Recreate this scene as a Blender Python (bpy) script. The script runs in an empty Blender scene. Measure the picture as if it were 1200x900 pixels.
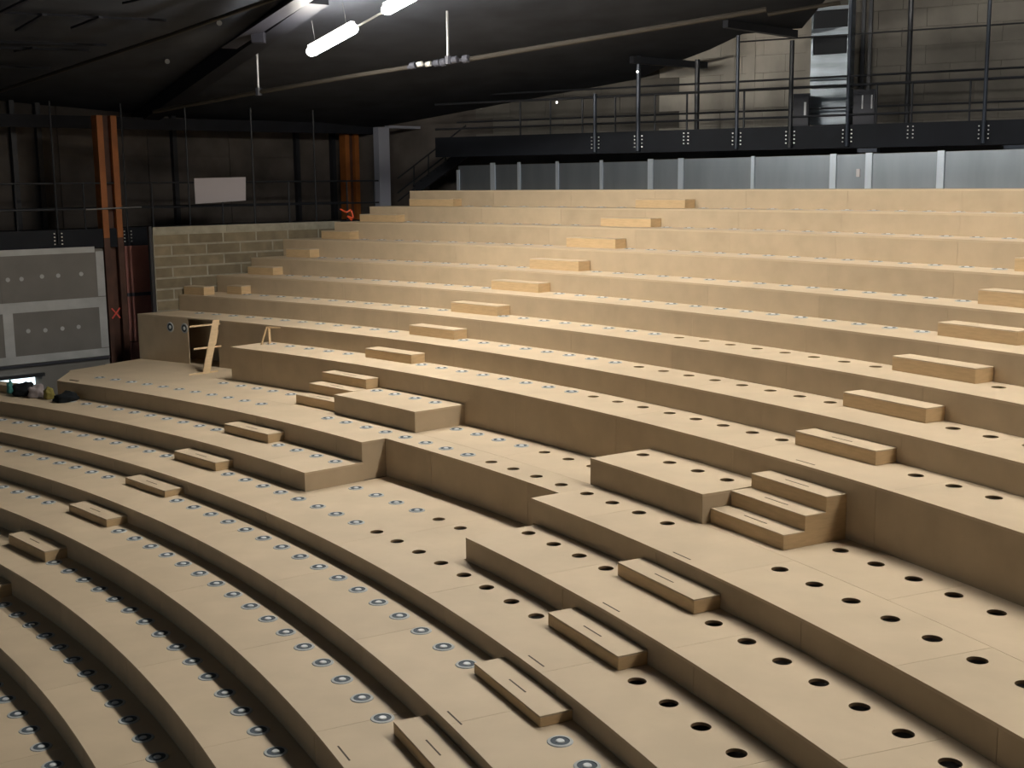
import bpy, bmesh, math, random
from math import sin, cos, pi, radians as RAD, degrees, acos, sqrt
from mathutils import Vector, Matrix
random.seed(7)
S = bpy.context.scene
COL = S.collection
# ------------------------------------------------------------------ camera
H = 6.30                       # eye height above the hall floor
PITCH, ROLL, FPX = 0.16205821754351316, -0.010652577762744492, 1448.97
cam = bpy.data.objects.new('camera', bpy.data.cameras.new('camera'))
COL.objects.link(cam)
cam.data.sensor_width = 36.0
cam.data.lens = FPX / 1200 * 36.0
cam.data.clip_start = 0.1
cam.data.clip_end = 300
cam.matrix_world = Matrix.Translation((0, 0, H)) @ Matrix.Rotation(pi / 2 - PITCH, 4, 'X') @ Matrix.Rotation(ROLL, 4, 'Z')
S.camera = cam
# ------------------------------------------------------------------ light of the hall
W = bpy.data.worlds.new('world')
S.world = W
W.use_nodes = True
W.node_tree.nodes['Background'].inputs[0].default_value = (0.55, 0.62, 0.8, 1)
W.node_tree.nodes['Background'].inputs[1].default_value = 0.012
S.view_settings.view_transform = 'Standard'
S.view_settings.look = 'None'
S.view_settings.gamma = 1.0
S.view_settings.exposure = 0.0
S.view_settings.use_curve_mapping = False
TUBE_POWER = 205.0              # emission strength of the battens hung over the cross aisle
TUBE_TINT = (1.0, 0.945, 0.85)
FILL_POWER = 32.0              # weaker, cooler fill lamps added out of view on the stage side
FILL_TINT = (0.74, 0.90, 1.0)

# ------------------------------------------------------------------ plan of the tiers (arcs about one centre)
CX, CY = -29.434, -3.562
RN = [28.50, 29.434, 30.267, 31.103, 32.065, 33.086, 34.091, 35.134, 37.188, 38.212, 39.227, 40.203, 41.126, 42.014, 42.884, 43.745, 44.604, 45.80]
ZT = [H + q for q in [-6.011, -5.742, -5.367, -5.038, -4.790, -4.574, -4.282, -3.967, -3.273, -2.919, -2.543, -2.147, -1.768, -1.353, -0.948, -0.581, -0.201]]
def P(r, th, z=0.0):
    a = RAD(th)
    return Vector((CX + r * cos(a), CY + r * sin(a), z))
def ray(u, v):
    a, b = u - 600, v - 450
    cr, sr = cos(ROLL), sin(ROLL)
    X, Y = (a * cr + b * sr) / FPX, -(-a * sr + b * cr) / FPX
    c, s = cos(PITCH), sin(PITCH)
    return Vector((X, c + Y * s, -s + Y * c))
def on_plane(u, v, nx, ny, off):
    """a point of the photograph put on the vertical plane nx*x+ny*y=off"""
    d = ray(u, v)
    t = off / (nx * d.x + ny * d.y)
    q = d * t
    return Vector((q.x, q.y, q.z + H))
NL = (-0.659, 0.752)           # normal of everything that runs along the left wall
NR = (0.491, 0.871)            # and along the right rear wall
DL = Vector((0.752, 0.659, 0))
DR = Vector((0.871, -0.491, 0))
WALL_OFF = 27.15                # plane of the block wall that closes the rows on the left
def th_wall(r):
    return 131.23 - degrees(acos(max(-1, min(1, (WALL_OFF - 0.02 - 16.715) / r))))

# ------------------------------------------------------------------ materials
def new_mat(name):
    m = bpy.data.materials.new(name)
    m.use_nodes = True
    return m, m.node_tree.nodes, m.node_tree.links, m.node_tree.nodes['Principled BSDF']
def mat(name, col, rough=0.6, metal=0.0, noise=0.0, nscale=8.0, rand=0.0, bump=0.0, stretch=(1, 1, 1), col2=None):
    m, N, L, B = new_mat(name)
    B.inputs['Roughness'].default_value = rough
    B.inputs['Metallic'].default_value = metal
    B.inputs['Base Color'].default_value = (*col, 1)
    src = None
    if noise or rand or col2:
        tc = N.new('ShaderNodeTexCoord'); mp = N.new('ShaderNodeMapping'); nz = N.new('ShaderNodeTexNoise')
        mp.inputs['Scale'].default_value = stretch
        L.new(tc.outputs['Object'], mp.inputs[0]); L.new(mp.outputs[0], nz.inputs['Vector'])
        nz.inputs['Scale'].default_value = nscale
        nz.inputs['Detail'].default_value = 5
        rp = N.new('ShaderNodeMapRange')
        rp.inputs[1].default_value = 0.3; rp.inputs[2].default_value = 0.7
        rp.inputs[3].default_value = 1 - noise; rp.inputs[4].default_value = 1 + noise
        L.new(nz.outputs[0], rp.inputs[0])
        mul = N.new('ShaderNodeVectorMath'); mul.operation = 'SCALE'
        if col2:
            mx = N.new('ShaderNodeMix'); mx.data_type = 'RGBA'
            mx.inputs[6].default_value = (*col, 1); mx.inputs[7].default_value = (*col2, 1)
            cr = N.new('ShaderNodeMapRange'); cr.inputs[1].default_value = 0.42; cr.inputs[2].default_value = 0.58
            nz2 = N.new('ShaderNodeTexNoise'); nz2.inputs['Scale'].default_value = nscale * 0.35
            L.new(mp.outputs[0], nz2.inputs['Vector'])
            L.new(nz2.outputs[0], cr.inputs[0]); L.new(cr.outputs[0], mx.inputs[0]); L.new(mx.outputs[2], mul.inputs[0])
        else:
            mul.inputs[0].default_value = col
        sc = rp.outputs[0]
        if rand:
            oi = N.new('ShaderNodeObjectInfo'); r2 = N.new('ShaderNodeMapRange')
            r2.inputs[3].default_value = 1 - rand; r2.inputs[4].default_value = 1 + rand
            L.new(oi.outputs['Random'], r2.inputs[0])
            mm = N.new('ShaderNodeMath'); mm.operation = 'MULTIPLY'
            L.new(sc, mm.inputs[0]); L.new(r2.outputs[0], mm.inputs[1]); sc = mm.outputs[0]
        L.new(sc, mul.inputs['Scale'])
        L.new(mul.outputs[0], B.inputs['Base Color'])
        if bump:
            bp = N.new('ShaderNodeBump'); bp.inputs['Strength'].default_value = bump; bp.inputs['Distance'].default_value = 0.02
            L.new(nz.outputs[0], bp.inputs['Height']); L.new(bp.outputs[0], B.inputs['Normal'])
    return m
def emit(name, col, s):
    m, N, L, B = new_mat(name)
    B.inputs['Base Color'].default_value = (0.8, 0.8, 0.8, 1)
    B.inputs['Emission Color'].default_value = (*col, 1)
    B.inputs['Emission Strength'].default_value = s
    return m
M = {}
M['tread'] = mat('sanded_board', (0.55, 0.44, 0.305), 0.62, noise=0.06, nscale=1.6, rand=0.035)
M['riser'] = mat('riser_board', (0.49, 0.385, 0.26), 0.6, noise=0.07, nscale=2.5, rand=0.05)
M['edge'] = mat('board_cut_edge', (0.30, 0.20, 0.11), 0.8)
M['step'] = mat('step_plywood', (0.57, 0.405, 0.225), 0.55, noise=0.08, nscale=5, rand=0.06, stretch=(1, 1, 6))
M['slot'] = mat('dark_slot', (0.06, 0.04, 0.025), 0.7)
M['vent'] = mat('vent_metal', (0.40, 0.42, 0.42), 0.5)
M['vent_grey'] = mat('vent_inner', (0.07, 0.09, 0.11), 0.55)
M['vent_cap'] = mat('vent_cap', (0.6, 0.63, 0.65), 0.4)
M['block'] = mat('concrete_block', (0.19, 0.155, 0.10), 0.9, noise=0.18, nscale=4, rand=0.16)
M['mortar'] = mat('mortar', (0.30, 0.28, 0.22), 0.95, noise=0.15, nscale=6)
M['black'] = mat('black_steel', (0.022, 0.024, 0.030), 0.45, metal=0.2)
M['navy'] = mat('painted_steel', (0.035, 0.045, 0.065), 0.4, metal=0.3)
M['fascia'] = mat('dark_fascia', (0.012, 0.014, 0.019), 0.55, noise=0.15, nscale=1.5)
M['bolt'] = mat('zinc_bolt', (0.7, 0.7, 0.68), 0.35, metal=0.6)
M['roof'] = mat('black_roof', (0.042, 0.046, 0.056), 0.85, noise=0.2, nscale=1)
M['beam'] = mat('dark_beam', (0.016, 0.017, 0.022), 0.6, noise=0.2, nscale=2)
M['flange'] = mat('grey_flange', (0.02, 0.02, 0.026), 0.5)
M['pipe'] = mat('dull_pipe', (0.034, 0.029, 0.023), 0.5, metal=0.3)
M['hanger'] = mat('galvanised_rod', (0.22, 0.22, 0.22), 0.4, metal=0.5)
M['zinc'] = mat('galvanised_sheet', (0.24, 0.275, 0.315), 0.36, metal=0.9, noise=0.10, nscale=1.2, stretch=(2, 2, 0.4))
M['zinc_trim'] = mat('galvanised_trim', (0.58, 0.66, 0.76), 0.3, metal=0.75)
M['wall_dark'] = mat('left_wall', (0.10, 0.085, 0.075), 0.9, noise=0.3, nscale=1.2, rand=0.1)
M['wall_block'] = mat('rear_block', (0.125, 0.115, 0.10), 0.9, noise=0.2, nscale=1.4, rand=0.06)
M['plaster'] = mat('rear_plaster', (0.42, 0.39, 0.34), 0.9, noise=0.25, nscale=1.0, stretch=(1.4, 1.4, 0.6))
M['gypsum'] = mat('gypsum_board', (0.175, 0.168, 0.156), 0.9, noise=0.10, nscale=1.5)
M['joint'] = mat('joint_compound', (0.42, 0.43, 0.43), 0.9, noise=0.12, nscale=2.5)
M['rust'] = mat('red_primer_steel', (0.30, 0.095, 0.018), 0.6, noise=0.2, nscale=3)
M['rust_dark'] = mat('dark_primer_steel', (0.075, 0.03, 0.018), 0.65, noise=0.3, nscale=3)
M['pink'] = mat('pink_board', (0.30, 0.13, 0.11), 0.85, noise=0.12, nscale=2)
M['white'] = mat('white_sheet', (0.46, 0.43, 0.46), 0.6)
M['grey_col'] = mat('grey_column', (0.30, 0.31, 0.37), 0.55)
M['red'] = mat('red_webbing', (0.75, 0.10, 0.03), 0.6)
M['cloth_black'] = mat('black_cloth', (0.012, 0.014, 0.016), 0.9)
M['cloth_grey'] = mat('grey_cloth', (0.28, 0.24, 0.24), 0.9)
M['cloth_yellow'] = mat('olive_cloth', (0.24, 0.2, 0.05), 0.9)
M['cloth_teal'] = mat('teal_cloth', (0.05, 0.22, 0.20), 0.8)
M['floor'] = mat('concrete_floor', (0.12, 0.11, 0.10), 0.9, noise=0.2, nscale=1)
M['batten'] = mat('batten_housing', (0.6, 0.6, 0.6), 0.5)
M['tube'] = emit('lit_diffuser', TUBE_TINT, TUBE_POWER)
M['tube_fill'] = emit('fill_diffuser_cool', FILL_TINT, FILL_POWER)
M['daylight'] = emit('daylight_pane', (0.75, 0.93, 1.0), 2.2)
M['pin'] = emit('small_indicator', (1.0, 0.97, 0.9), 3.0)
M['red_mark'] = mat('red_paint', (0.75, 0.10, 0.07), 0.7)
M['dark_fit'] = mat('dark_fitting', (0.035, 0.037, 0.05), 0.6)
M['glass'] = mat('dark_glazing', (0.012, 0.014, 0.018), 0.8)
M['duct'] = mat('duct_sheet', (0.20, 0.23, 0.26), 0.42, metal=0.8, noise=0.3, nscale=2.0, stretch=(0.3, 0.3, 3))

for q in ('fascia', 'roof', 'beam', 'flange', 'vent', 'vent_grey', 'cloth_black', 'tread', 'riser'):
    M[q].node_tree.nodes['Principled BSDF'].inputs['Specular IOR Level'].default_value = 0.3 if q in ('tread', 'riser') else 0.12
# ------------------------------------------------------------------ helpers
def link(name, me, m=None, parent=None):
    o = bpy.data.objects.new(name, me)
    COL.objects.link(o)
    if me and m is not None:
        for q in (m if isinstance(m, (list, tuple)) else [m]):
            me.materials.append(M[q] if isinstance(q, str) else q)
    if parent: o.parent = parent
    return o
def mesh(name, vs, fs, m, parent=None, smooth=False, mi=None):
    me = bpy.data.meshes.new(name)
    me.from_pydata([tuple(v) for v in vs], [], fs)
    if smooth: me.polygons.foreach_set('use_smooth', [True] * len(fs))
    me.update()
    o = link(name, me, m, parent)
    if mi: me.polygons.foreach_set('material_index', mi)
    return o
def thing(name, label, cat, group=None, loc=(0, 0, 0)):
    o = bpy.data.objects.new(name, None)
    COL.objects.link(o)
    o.location = loc
    o.empty_display_size = 0.2
    tag(o, label, cat, group)
    return o
def tag(o, label, cat, group=None):
    o['label'] = label; o['category'] = cat
    if group: o['group'] = group
    return o
def struct(o):
    o['kind'] = 'structure'
    return o
class MB:
    def __init__(s): s.v = []; s.f = []
    def hexa(s, pts):                       # 4 bottom + 4 top, counter-clockwise from above
        b = len(s.v); s.v += [Vector(p) for p in pts]
        s.f += [(b + 3, b + 2, b + 1, b), (b + 4, b + 5, b + 6, b + 7)]
        for i in range(4):
            j = (i + 1) % 4
            s.f.append((b + i, b + j, b + 4 + j, b + 4 + i))
        return s
    def box(s, x0, x1, y0, y1, z0, z1):
        return s.hexa([(x0, y0, z0), (x1, y0, z0), (x1, y1, z0), (x0, y1, z0), (x0, y0, z1), (x1, y0, z1), (x1, y1, z1), (x0, y1, z1)])
    def bar(s, a, b, w, d=None, up=(0, 0, 1)):   # rectangular bar from a to b
        a, b = Vector(a), Vector(b); d = d or w
        t = (b - a).normalized(); up = Vector(up)
        if abs(t.dot(up)) > 0.98: up = Vector((NL[0], NL[1], 0))
        x = t.cross(up).normalized(); y = x.cross(t).normalized()
        q = []
        for p in (a, b):
            for sx, sy in ((-1, -1), (1, -1), (1, 1), (-1, 1)):
                q.append(p + x * sx * w / 2 + y * sy * d / 2)
        bb = len(s.v); s.v += q
        s.f += [(bb + 3, bb + 2, bb + 1, bb), (bb + 4, bb + 5, bb + 6, bb + 7)]
        for i in range(4):
            j = (i + 1) % 4
            s.f.append((bb + i, bb + j, bb + 4 + j, bb + 4 + i))
        return s
    def tube(s, a, b, r, n=8):
        a, b = Vector(a), Vector(b); t = (b - a).normalized()
        up = Vector((0, 0, 1)) if abs(t.z) < 0.9 else Vector((1, 0, 0))
        x = t.cross(up).normalized(); y = x.cross(t).normalized()
        bb = len(s.v)
        for p in (a, b):
            for i in range(n):
                s.v.append(p + (x * cos(2 * pi * i / n) + y * sin(2 * pi * i / n)) * r)
        for i in range(n):
            j = (i + 1) % n
            s.f.append((bb + i, bb + j, bb + n + j, bb + n + i))
        s.f += [tuple(bb + n - 1 - i for i in range(n)), tuple(bb + n + i for i in range(n))]
        return s
    def build(s, name, m, parent=None, smooth=False):
        return mesh(name, s.v, s.f, m, parent, smooth)

# ------------------------------------------------------------------ setting: floor, walls, roof
struct(MB().box(-34, 34, -10, 52, -0.1, 0.0).build('floor', 'floor'))
def plane_pt(n, d, off, s, z):              # point at run s along a wall plane
    return Vector((n[0] * off + d.x * s, n[1] * off + d.y * s, z))
def wall_box(n, d, off, s0, s1, z0, z1, t, mb=None):
    mb = mb or MB()
    q = [plane_pt(n, d, off, s0, 0), plane_pt(n, d, off, s1, 0), plane_pt(n, d, off + t, s1, 0), plane_pt(n, d, off + t, s0, 0)]
    return mb.hexa([(p.x, p.y, z0) for p in q] + [(p.x, p.y, z1) for p in q])
# corner of both rear walls
wl = wall_box(NL, DL, 31.5, -22, 21.2, 0, 15, 0.3).build('wall_left', 'wall_dark'); struct(wl)
wr = wall_box(NR, DR, 30.3, -22.8, 24, 0, 15, 0.3).build('wall_rear', 'wall_dark'); struct(wr)
# ------------------------------------------------------------------ seating tiers
def arc_steps(a, b): return max(1, int(math.ceil(abs(b - a) / 0.5)))
HR, HC = 0.088, 0.14
def tread(name, parent, r0, r1, th0, th1, z, holes=(), rh=0.0, slanted=False, thick=0.03):
    """curved floor panel with round openings cut through it"""
    vs, fs, mi = [], [], []
    def V(r, t):
        vs.append(P(r, t, z)); return len(vs) - 1
    def quad(ra, rb, a, b):
        n = arc_steps(a, b)
        for i in range(n):
            t0 = a + (b - a) * i / n; t1 = a + (b - a) * (i + 1) / n
            fs.append((V(ra, t0), V(rb, t0), V(rb, t1), V(ra, t1))); mi.append(0)
    te = slanted if callable(slanted) else ((lambda r: th_wall(r)) if slanted else (lambda r: th1))
    if not holes:
        n = arc_steps(th0, max(te(r0), te(r1)))
        for i in range(n):
            A = [th0 + (te(r) - th0) * (i + k) / n for r in (r0, r1) for k in (0, 1)]
            fs.append((V(r0, A[0]), V(r1, A[2]), V(r1, A[3]), V(r0, A[1]))); mi.append(0)
    else:
        quad(r0, rh - HC, th0, th1)
        if r1 > rh + HC + 0.01: quad(rh + HC, r1, th0, th1)
        hw = degrees(HC / rh); t = th0
        for h in sorted(holes):
            if h - hw > t + 1e-4: quad(rh - HC, rh + HC, t, h - hw)
            t = h + hw
            ang = sorted(set([2 * pi * i / 24 for i in range(24)]))
            inner, outer, low = [], [], []
            for a in ang:
                cx, cy = cos(a), sin(a)
                k = HC / max(abs(cx), abs(cy))
                inner.append(V(rh + HR * cx, h + degrees(HR * cy / rh)))
                outer.append(V(rh + k * cx, h + degrees(k * cy / rh)))
                vs.append(P(rh + HR * cx, h + degrees(HR * cy / rh), z - thick)); low.append(len(vs) - 1)
            for i in range(24):
                j = (i + 1) % 24
                fs.append((inner[i], outer[i], outer[j], inner[j])); mi.append(0)
                fs.append((low[i], inner[i], inner[j], low[j])); mi.append(1)
        if t < th1 - 1e-4: quad(rh - HC, rh + HC, t, th1)
    # rim of the board: front and back edges and ends
    n = arc_steps(th0, th1 if not slanted else te(r0))
    for r, flip in ((r0, 0), (r1, 1)):
        for i in range(n):
            a = th0 + (te(r) - th0) * i / n; b = th0 + (te(r) - th0) * (i + 1) / n
            k = len(vs); vs.extend([P(r, a, z), P(r, b, z), P(r, b, z - thick), P(r, a, z - thick)])
            fs.append((k, k + 1, k + 2, k + 3) if not flip else (k + 3, k + 2, k + 1, k)); mi.append(0)
    for a0, a1, flip in ((th0, th0, 0), (te(r0), te(r1), 1)):
        k = len(vs); vs.extend([P(r0, a0, z), P(r1, a1, z), P(r1, a1, z - thick), P(r0, a0, z - thick)])
        fs.append((k + 3, k + 2, k + 1, k) if not flip else (k, k + 1, k + 2, k + 3)); mi.append(0)
    return mesh(name, vs, fs, ['tread', 'edge'], parent, mi=mi)
def curved_slab(mb, r0, r1, a, b, z0, z1):
    n = arc_steps(a, b); base = len(mb.v)
    for i in range(n + 1):
        t = a + (b - a) * i / n
        mb.v += [P(r0, t, z0), P(r1, t, z0), P(r1, t, z1), P(r0, t, z1)]
    for i in range(n):
        k = base + 4 * i
        mb.f += [(k, k + 4, k + 5, k + 1)[::-1], (k + 1, k + 5, k + 6, k + 2)[::-1], (k + 2, k + 6, k + 7, k + 3)[::-1], (k + 3, k + 7, k + 4, k)[::-1]]
    e = base + 4 * n
    mb.f += [(base, base + 1, base + 2, base + 3)[::-1], (e, e + 1, e + 2, e + 3)]
    return mb
def riser(parent, r, th0, th1, z0, z1, gap=0.006, span=2.44, skew=0.3):
    """front boards of a tier, each its own panel"""
    L = degrees(span / r); g = degrees(gap / r); t = th0; first = True
    while t < th1 - 0.05:
        e = t + L * (skew if first else 1.0); first = False
        if th1 - e < L * 0.25: e = th1
        e = min(e, th1)
        curved_slab(MB(), r, r + 0.018, t + g / 2, e - g / 2, z0 + 0.001, z1 - 0.0305).build('riser_panel', 'riser', parent)
        t = e
# a floor vent: flanged ring, dark annular slot, pale centre cap
def lathe(prof, mats, n=20):
    vs, fs, mi = [], [], []
    for (r, z, m) in prof:
        for i in range(n): vs.append((r * cos(2 * pi * i / n), r * sin(2 * pi * i / n), z))
    for k in range(len(prof) - 1):
        for i in range(n):
            j = (i + 1) % n
            fs.append((k * n + i, (k + 1) * n + i, (k + 1) * n + j, k * n + j)); mi.append(prof[k][2])
    vs.append((0, 0, prof[0][1])); c = len(vs) - 1
    for i in range(n): fs.append((c, i, (i + 1) % n)); mi.append(prof[0][2])
    me = bpy.data.meshes.new('vent'); me.from_pydata(vs, [], fs); me.polygons.foreach_set('material_index', mi)
    for q in mats: me.materials.append(M[q])
    me.update(); return me
VENT = lathe([(0.030, 0.016, 2), (0.038, 0.010, 0), (0.042, 0.004, 1), (0.080, 0.004, 1), (0.086, 0.009, 0), (0.110, 0.008, 0), (0.117, 0.0, 0)], ['vent', 'vent_grey', 'vent_cap'])
def vent(parent, r, th, z):
    o = link('vent', VENT, None, parent); o.location = P(r, th, z); o.rotation_euler = (0, 0, RAD(th)); return o
def slot(parent, r, th, z, L=0.32):
    a = degrees(L / 2 / r)
    return curved_slab(MB(), r - 0.008, r + 0.008, th - a, th + a, z, z + 0.002).build('slot', 'slot', parent)
def seq(hi, lo, n):                          # n angles from hi to lo inclusive
    return [hi + (lo - hi) * i / (n - 1) for i in range(n)] if n > 1 else [hi]
def run(hi, step, lo):
    out = []; t = hi
    while t > lo: out.append(t); t -= step
    return out
def board(parent, k, r0, r1, th0, th1, holes, rh, slanted=False, skew=0.5, z=None):
    z = ZT[k] if z is None else z
    L = degrees(2.44 / r1); g = degrees(0.0035 / r1)
    hs = sorted(h for h in holes if th0 < h < th1)
    ok = lambda t: all(abs(t - h) > degrees(0.16 / rh) for h in hs)
    t = th0; first = True
    while t < th1 - 0.01:
        e = t + L * (skew if first else 1); first = False
        if th1 - e < L * 0.3: e = th1
        else:
            q = 0
            while not ok(e) and q < 40: e += 0.03; q += 1
        e = min(e, th1); last = e >= th1 - 1e-6
        tread('tread_panel', parent, r0, r1, t + g / 2, e - (0 if last else g / 2), z, [h for h in hs if t < h < e], rh, slanted if last else False)
        t = e
ORD = ['lowest tier, cut off by the lower left corner of the picture', 'second tier up from the lower left corner, with floor vents',
       'third tier up from the lower left corner, with floor vents', 'fourth tier up from the lower left corner, with floor vents',
       'fifth tier up, last full curve below the recessed bay', 'sixth tier up, widened at mid length into the recessed bay']
def tier(label, name='seating_tier'): return thing(name, label, 'tier')
G = 0.30
def vents(parent, k, L, r=None, z=None):
    for t in L: vent(parent, r or RN[k + 1] - G, t, ZT[k] if z is None else z)
TH0, TH1 = 15.0, 62.0
low = {0: (27, 52, run(42.9, 1.02, 29.5)), 1: (24, 54, run(52.2, 1.02, 45.6) + run(41.96, 1.015, 26)), 2: (22, 56, run(53.4, 1.0, 45.5) + run(42.40, 0.998, 27.6)),
       3: (20, 59, run(56.0, 0.965, 45.4) + run(42.02, 0.965, 27.1)), 4: (18, 61, run(58.6, 0.952, 45.7) + run(42.28, 0.952, 27.9) + run(24.57, 0.88, 21))}
T = {}
for k in range(5):
    a, b, vl = low[k]
    T[k] = tier('curved ' + ORD[k])
    board(T[k], k, RN[k], RN[k + 1], a, b, [], 0.0 + 1, skew=0.35 + 0.13 * k)
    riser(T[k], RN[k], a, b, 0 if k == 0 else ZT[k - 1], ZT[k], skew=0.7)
    vents(T[k], k, vl, r=RN[k + 1] - (0.25 if k < 3 else G))
    if k >= 3: slot(T[k], RN[k] + 0.09, (26.6, 26.08)[k - 3] if k == 3 else 26.08, ZT[k])
# sixth tier with the recessed bay
REC0, REC1, RREC = 32.3, 39.5, 35.57
T[5] = tier('curved ' + ORD[5])
h5 = [35.19, 34.27, 33.30, 32.35, 31.40, 30.49, 29.53, 28.61, 25.25, 24.32, 23.43, 22.51, 21.6, 20.7]
board(T[5], 5, RN[5], RN[6], 16, 62, h5, RN[6] - G)
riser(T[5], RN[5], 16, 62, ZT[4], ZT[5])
h5b = [35.24, 34.33, 33.42]
board(T[5], 5, RN[6], RREC - 0.002, REC0, REC1, h5b, 34.78, skew=0.6)
vents(T[5], 5, run(59.9, 0.93, 45.9) + [42.6, 41.68, 40.76, 39.86, 38.96, 38.0, 37.1, 36.15])
vents(T[5], 5, [38.96, 38.02, 37.1, 36.19], r=34.78)
slot(T[5], RN[5] + 0.10, 26.73, ZT[5])
# seventh tier in two arms either side of the bay
def end_wall(parent, r0, r1, th, z0, z1):
    a = degrees(0.018 / r0) * 0.5
    curved_slab(MB(), r0 + 0.019, r1, th - a, th + a, z0 + 0.001, z1 - 0.0305).build('end_panel', 'riser', parent)
t6l = tier('left arm of the seventh curved tier up, ending squarely at the recessed bay')
board(t6l, 6, RN[6], RN[7], REC1, 62, [], 1)
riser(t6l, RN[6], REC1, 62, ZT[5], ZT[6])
end_wall(t6l, RN[6], RN[7], REC1 + 0.02, ZT[5], ZT[6])
vents(t6l, 6, [40.05, 40.96, 41.93, 42.84] + seq(46.02, 53.03, 9) + [53.91, 54.8, 55.6, 56.5])
t6r = tier('right arm of the seventh curved tier up, starting at the bay with open round holes')
h6 = [31.76, 30.83, 29.92, 29.01, 25.72, 24.83, 23.94, 23.07, 22.17, 21.28, 20.4, 19.5]
board(t6r, 6, RN[6], RN[7], 15, REC0 - 0.1, h6, RN[7] - G)
riser(t6r, RN[6], 15, REC0 - 0.1, ZT[5], ZT[6])
end_wall(t6r, RN[6], RN[7], REC0 - 0.13, ZT[5], ZT[6])
slot(t6r, RN[6] + 0.10, 27.17, ZT[6])
# cross aisle platform
T[7] = tier('broad curved cross aisle platform with two rows of holes and vents', 'cross_aisle_platform')
h7f = [35.67, 34.8, 33.91, 32.98, 32.06, 31.18, 30.29, 29.39] + run(26.18, 0.87, 17)
h7b = [35.73, 34.83, 33.96] + run(26.52, 0.85, 17)
ridge = 36.17
board(T[7], 7, RREC, ridge, REC0 + 0.12, REC1 + 0.05, h7f, 35.85, skew=0.9)
board(T[7], 7, RN[7], ridge, 15, REC0 + 0.12, h7f, 35.85, skew=0.8)
board(T[7], 7, RN[7], ridge, REC1 + 0.05, 55.3, [], 1, skew=0.8, slanted=lambda r: 55.3 + 1.45 * (r - RN[7]))
board(T[7], 7, ridge + 0.004, RN[8] - 0.002, 15, 56.9, h7b, 36.84, skew=0.4)
board(T[7], 7, RN[8] + 0.001, RN[9] + 0.64, 50.5, 57.0, [], 1)
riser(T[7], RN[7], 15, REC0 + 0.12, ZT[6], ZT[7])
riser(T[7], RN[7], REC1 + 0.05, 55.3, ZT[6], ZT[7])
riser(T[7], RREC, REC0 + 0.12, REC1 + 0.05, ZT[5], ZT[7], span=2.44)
end_wall(T[7], RN[7], RREC, REC0 + 0.10, ZT[5], ZT[7])
end_wall(T[7], RN[7], RREC, REC1 + 0.07, ZT[5], ZT[7])
curved_slab(MB(), ridge, RN[8], 56.86, 56.9, ZT[5], ZT[7] - 0.031).build('end_panel', 'riser', T[7])
curved_slab(MB(), RN[7] + 0.019, ridge, 55.1, 55.14, ZT[5], ZT[7] - 0.031).build('end_panel', 'riser', T[7])
vents(T[7], 7, seq(54.57, 46.13, 11) + [42.88, 42.01, 41.06, 40.19, 39.3, 38.41, 37.54, 36.62], r=35.85)
vents(T[7], 7, [50.19, 49.30, 48.5, 47.72, 46.82, 46.0, 39.26, 38.39, 37.52, 36.62], r=36.84)
slot(T[7], RN[7] + 0.10, 27.58, ZT[7])
curved_slab(MB(), 35.3, 35.34, 55.75 - 1.2, 55.6 - 0.6, ZT[7], ZT[7] + 0.012).build('edge_batten', 'slot', T[7])
# upper tiers
UP = {8: ('first tier above the cross aisle, on the tallest riser of all', 50.45),
      9: ('second tier above the cross aisle, reaching left over the tall vented wall', None),
      10: ('third tier above the cross aisle, its left end meeting the block wall foot', None),
      11: ('fourth tier above the cross aisle, lowest upper tier without open holes', None),
      12: ('fifth tier above the cross aisle, pale riser, narrow tread of floor vents', None),
      13: ('sixth tier above the cross aisle, fourth from the top', None),
      14: ('tier third from the top, level with the block wall top', 54.3),
      15: ('second highest tier, its tread seen almost edge on', 53.75),
      16: ('highest tier, below the galvanised metal screen', 52.96)}
hU = {8: [36.01, 35.14, 34.27, 33.38, 32.53, 31.69, 30.82, 29.98] + run(26.59, 0.84, 17), 9: run(36.14, 0.838, 30.1) + run(27.26, 0.82, 17), 10: run(36.30, 0.83, 30.3) + run(27.57, 0.80, 17)}
vU = {8: seq(49.9, 46.23, 5) + seq(42.92, 36.85, 8), 9: run(55.2, 0.84, 45.5) + seq(42.91, 37.01, 8), 10: run(54.4, 0.82, 45.3) + seq(42.85, 37.16, 8),
      11: run(53.8, 0.80, 45.0) + run(42.11, 0.82, 30.5) + run(27.8, 0.8, 22), 12: run(53.5, 0.79, 44.8) + run(41.9, 0.8, 30.6) + run(28.0, 0.79, 24),
      13: run(52.7, 0.78, 44.5) + run(41.8, 0.785, 30.8) + run(28.1, 0.78, 25), 14: run(51.8, 0.77, 44.2) + run(41.5, 0.77, 31), 15: run(50.2, 0.76, 43.9) + run(41.2, 0.76, 31.5), 16: []}
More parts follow.
